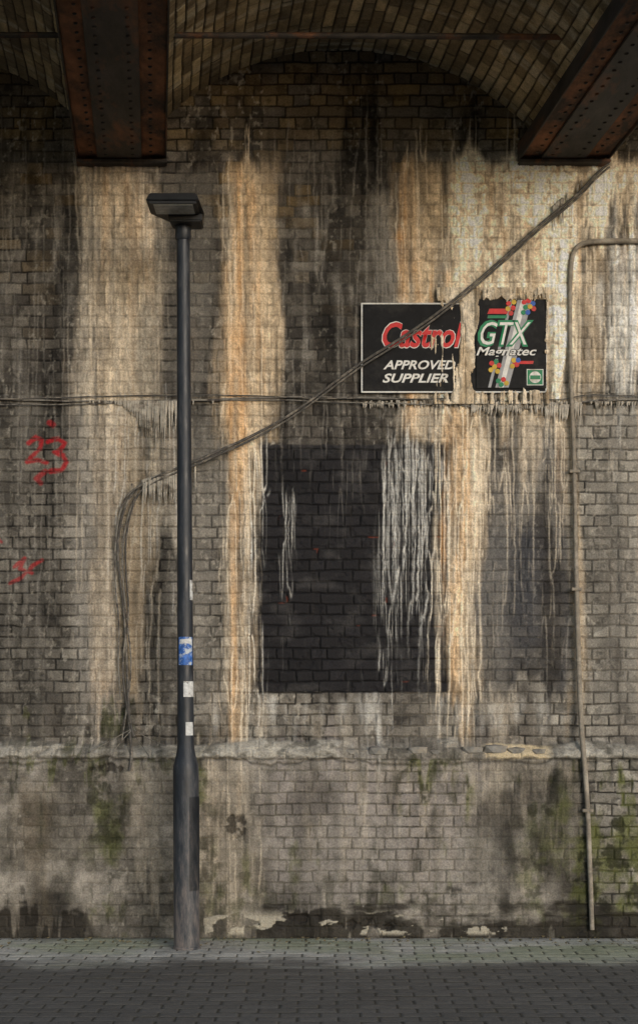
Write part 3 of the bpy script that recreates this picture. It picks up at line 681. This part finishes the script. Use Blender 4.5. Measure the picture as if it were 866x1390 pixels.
box("pavers_left", -30, -3.2, -PW, -.008, -.2, 0, pn, pv); box("pavers_right", 3.19, 30, -PW, -.008, -.2, 0, pn, pv)
kerb = empty("kerb"); km = simple_mat("granite_kerb", (.17, .165, .155), .8, 0, .35, 30, .4, (.08, .078, .07), (.5, .7))
for i in range(-14, 15): box("kerb_stone", i * .9 + .004, i * .9 + .896, -PW - .14, -PW - .003, -.2, .004, km, kerb, .012)
asph = simple_mat("asphalt", (.05, .049, .048), .75, 0, .5, 60, .8, (.07, .066, .06), (.5, .7))
box("road", -200, 200, -400, -PW - .142, -.5, -.12, asph)
bm = bmesh.new(); r4 = np.random.default_rng(21)
for i in range(600):
    x = r4.uniform(-2.8, 2.8); y = -.12 - abs(r4.normal(0, .2)); s = r4.uniform(.004, .016); a = r4.uniform(0, 6.3)
    z = .006 + r4.random() * .006
    k = [(1, 0), (.2, .5), (-1, .1), (-.1, -.5)]
    bm.faces.new([bm.verts.new((x + s * (u * math.cos(a) - v * math.sin(a)), y + s * (u * math.sin(a) + v * math.cos(a)), z + r4.uniform(-.3, .6) * s)) for u, v in k])
me = bpy.data.meshes.new("leaf_litter"); bm.to_mesh(me); bm.free(); ob = bpy.data.objects.new("leaf_litter", me); bpy.context.collection.objects.link(ob)
me.materials.append(simple_mat("dry_leaf", (.16, .13, .07), .8, 0, .6, 9))

bm = bmesh.new()
for (x, y, w, h) in [(512, 1019, 13, 8), (566, 1018, 16, 7), (640, 1018, 14, 7), (672, 1017, 16, 8), (700, 1019, 13, 6), (730, 1020, 10, 5), (478, 1021, 10, 5), (590, 1021, 8, 4), (390, 1021, 8, 4)]:
    c = P(x, y, .085); res = bmesh.ops.create_icosphere(bm, subdivisions=1, radius=.5)
    for v in res['verts']:
        v.co = Vector((c.x + v.co.x * w * .011 * r4.uniform(.8, 1.2), c.y + v.co.y * .08, c.z + max(-.4, min(.35, v.co.z)) * h * .012 * r4.uniform(.8, 1.2)))
me = bpy.data.meshes.new("broken_stones"); bm.to_mesh(me); bm.free(); ob = bpy.data.objects.new("broken_stones", me); bpy.context.collection.objects.link(ob)
me.materials.append(simple_mat("stone", (.22, .21, .19), .85, 0, .4, 20, .8, (.32, .28, .22), (.5, .65)))

# ================================================================== LIGHT + CAMERA
EL, AZ = 14, 30   # sun behind camera, to the right
w = bpy.data.worlds.new("World"); bpy.context.scene.world = w; w.use_nodes = True
nt = w.node_tree; bg = nt.nodes["Background"]; sky = nt.nodes.new("ShaderNodeTexSky"); sky.sky_type = 'NISHITA'; sky.sun_disc = False
d = Vector((math.sin(math.radians(AZ)) * math.cos(math.radians(EL)), -math.cos(math.radians(AZ)) * math.cos(math.radians(EL)), math.sin(math.radians(EL))))
sky.sun_elevation = math.radians(EL); sky.sun_rotation = math.atan2(d.x, d.y)
sky.dust_density = 1.0; sky.air_density = 1.0
nt.links.new(sky.outputs[0], bg.inputs[0]); bg.inputs[1].default_value = .15
sd = bpy.data.lights.new("sun", 'SUN'); sd.energy = 1.5; sd.angle = math.radians(28); sd.color = (1, .985, .965)
so = bpy.data.objects.new("sun", sd); bpy.context.collection.objects.link(so); so.rotation_euler = d.to_track_quat('Z', 'Y').to_euler()

cam = bpy.data.cameras.new("camera"); co = bpy.data.objects.new("camera", cam); bpy.context.collection.objects.link(co)
co.location = (0, -10, 1.6); co.rotation_euler = (math.radians(90), 0, 0)
cam.sensor_fit = 'VERTICAL'; cam.sensor_height = 24; cam.lens = 24 * 10 / 6.95; cam.shift_y = (950 - 695) / 1390
cam.clip_end = 1000
sc = bpy.context.scene; sc.camera = co
sc.view_settings.view_transform = 'Standard'; sc.view_settings.look = 'None'; sc.view_settings.exposure = 0
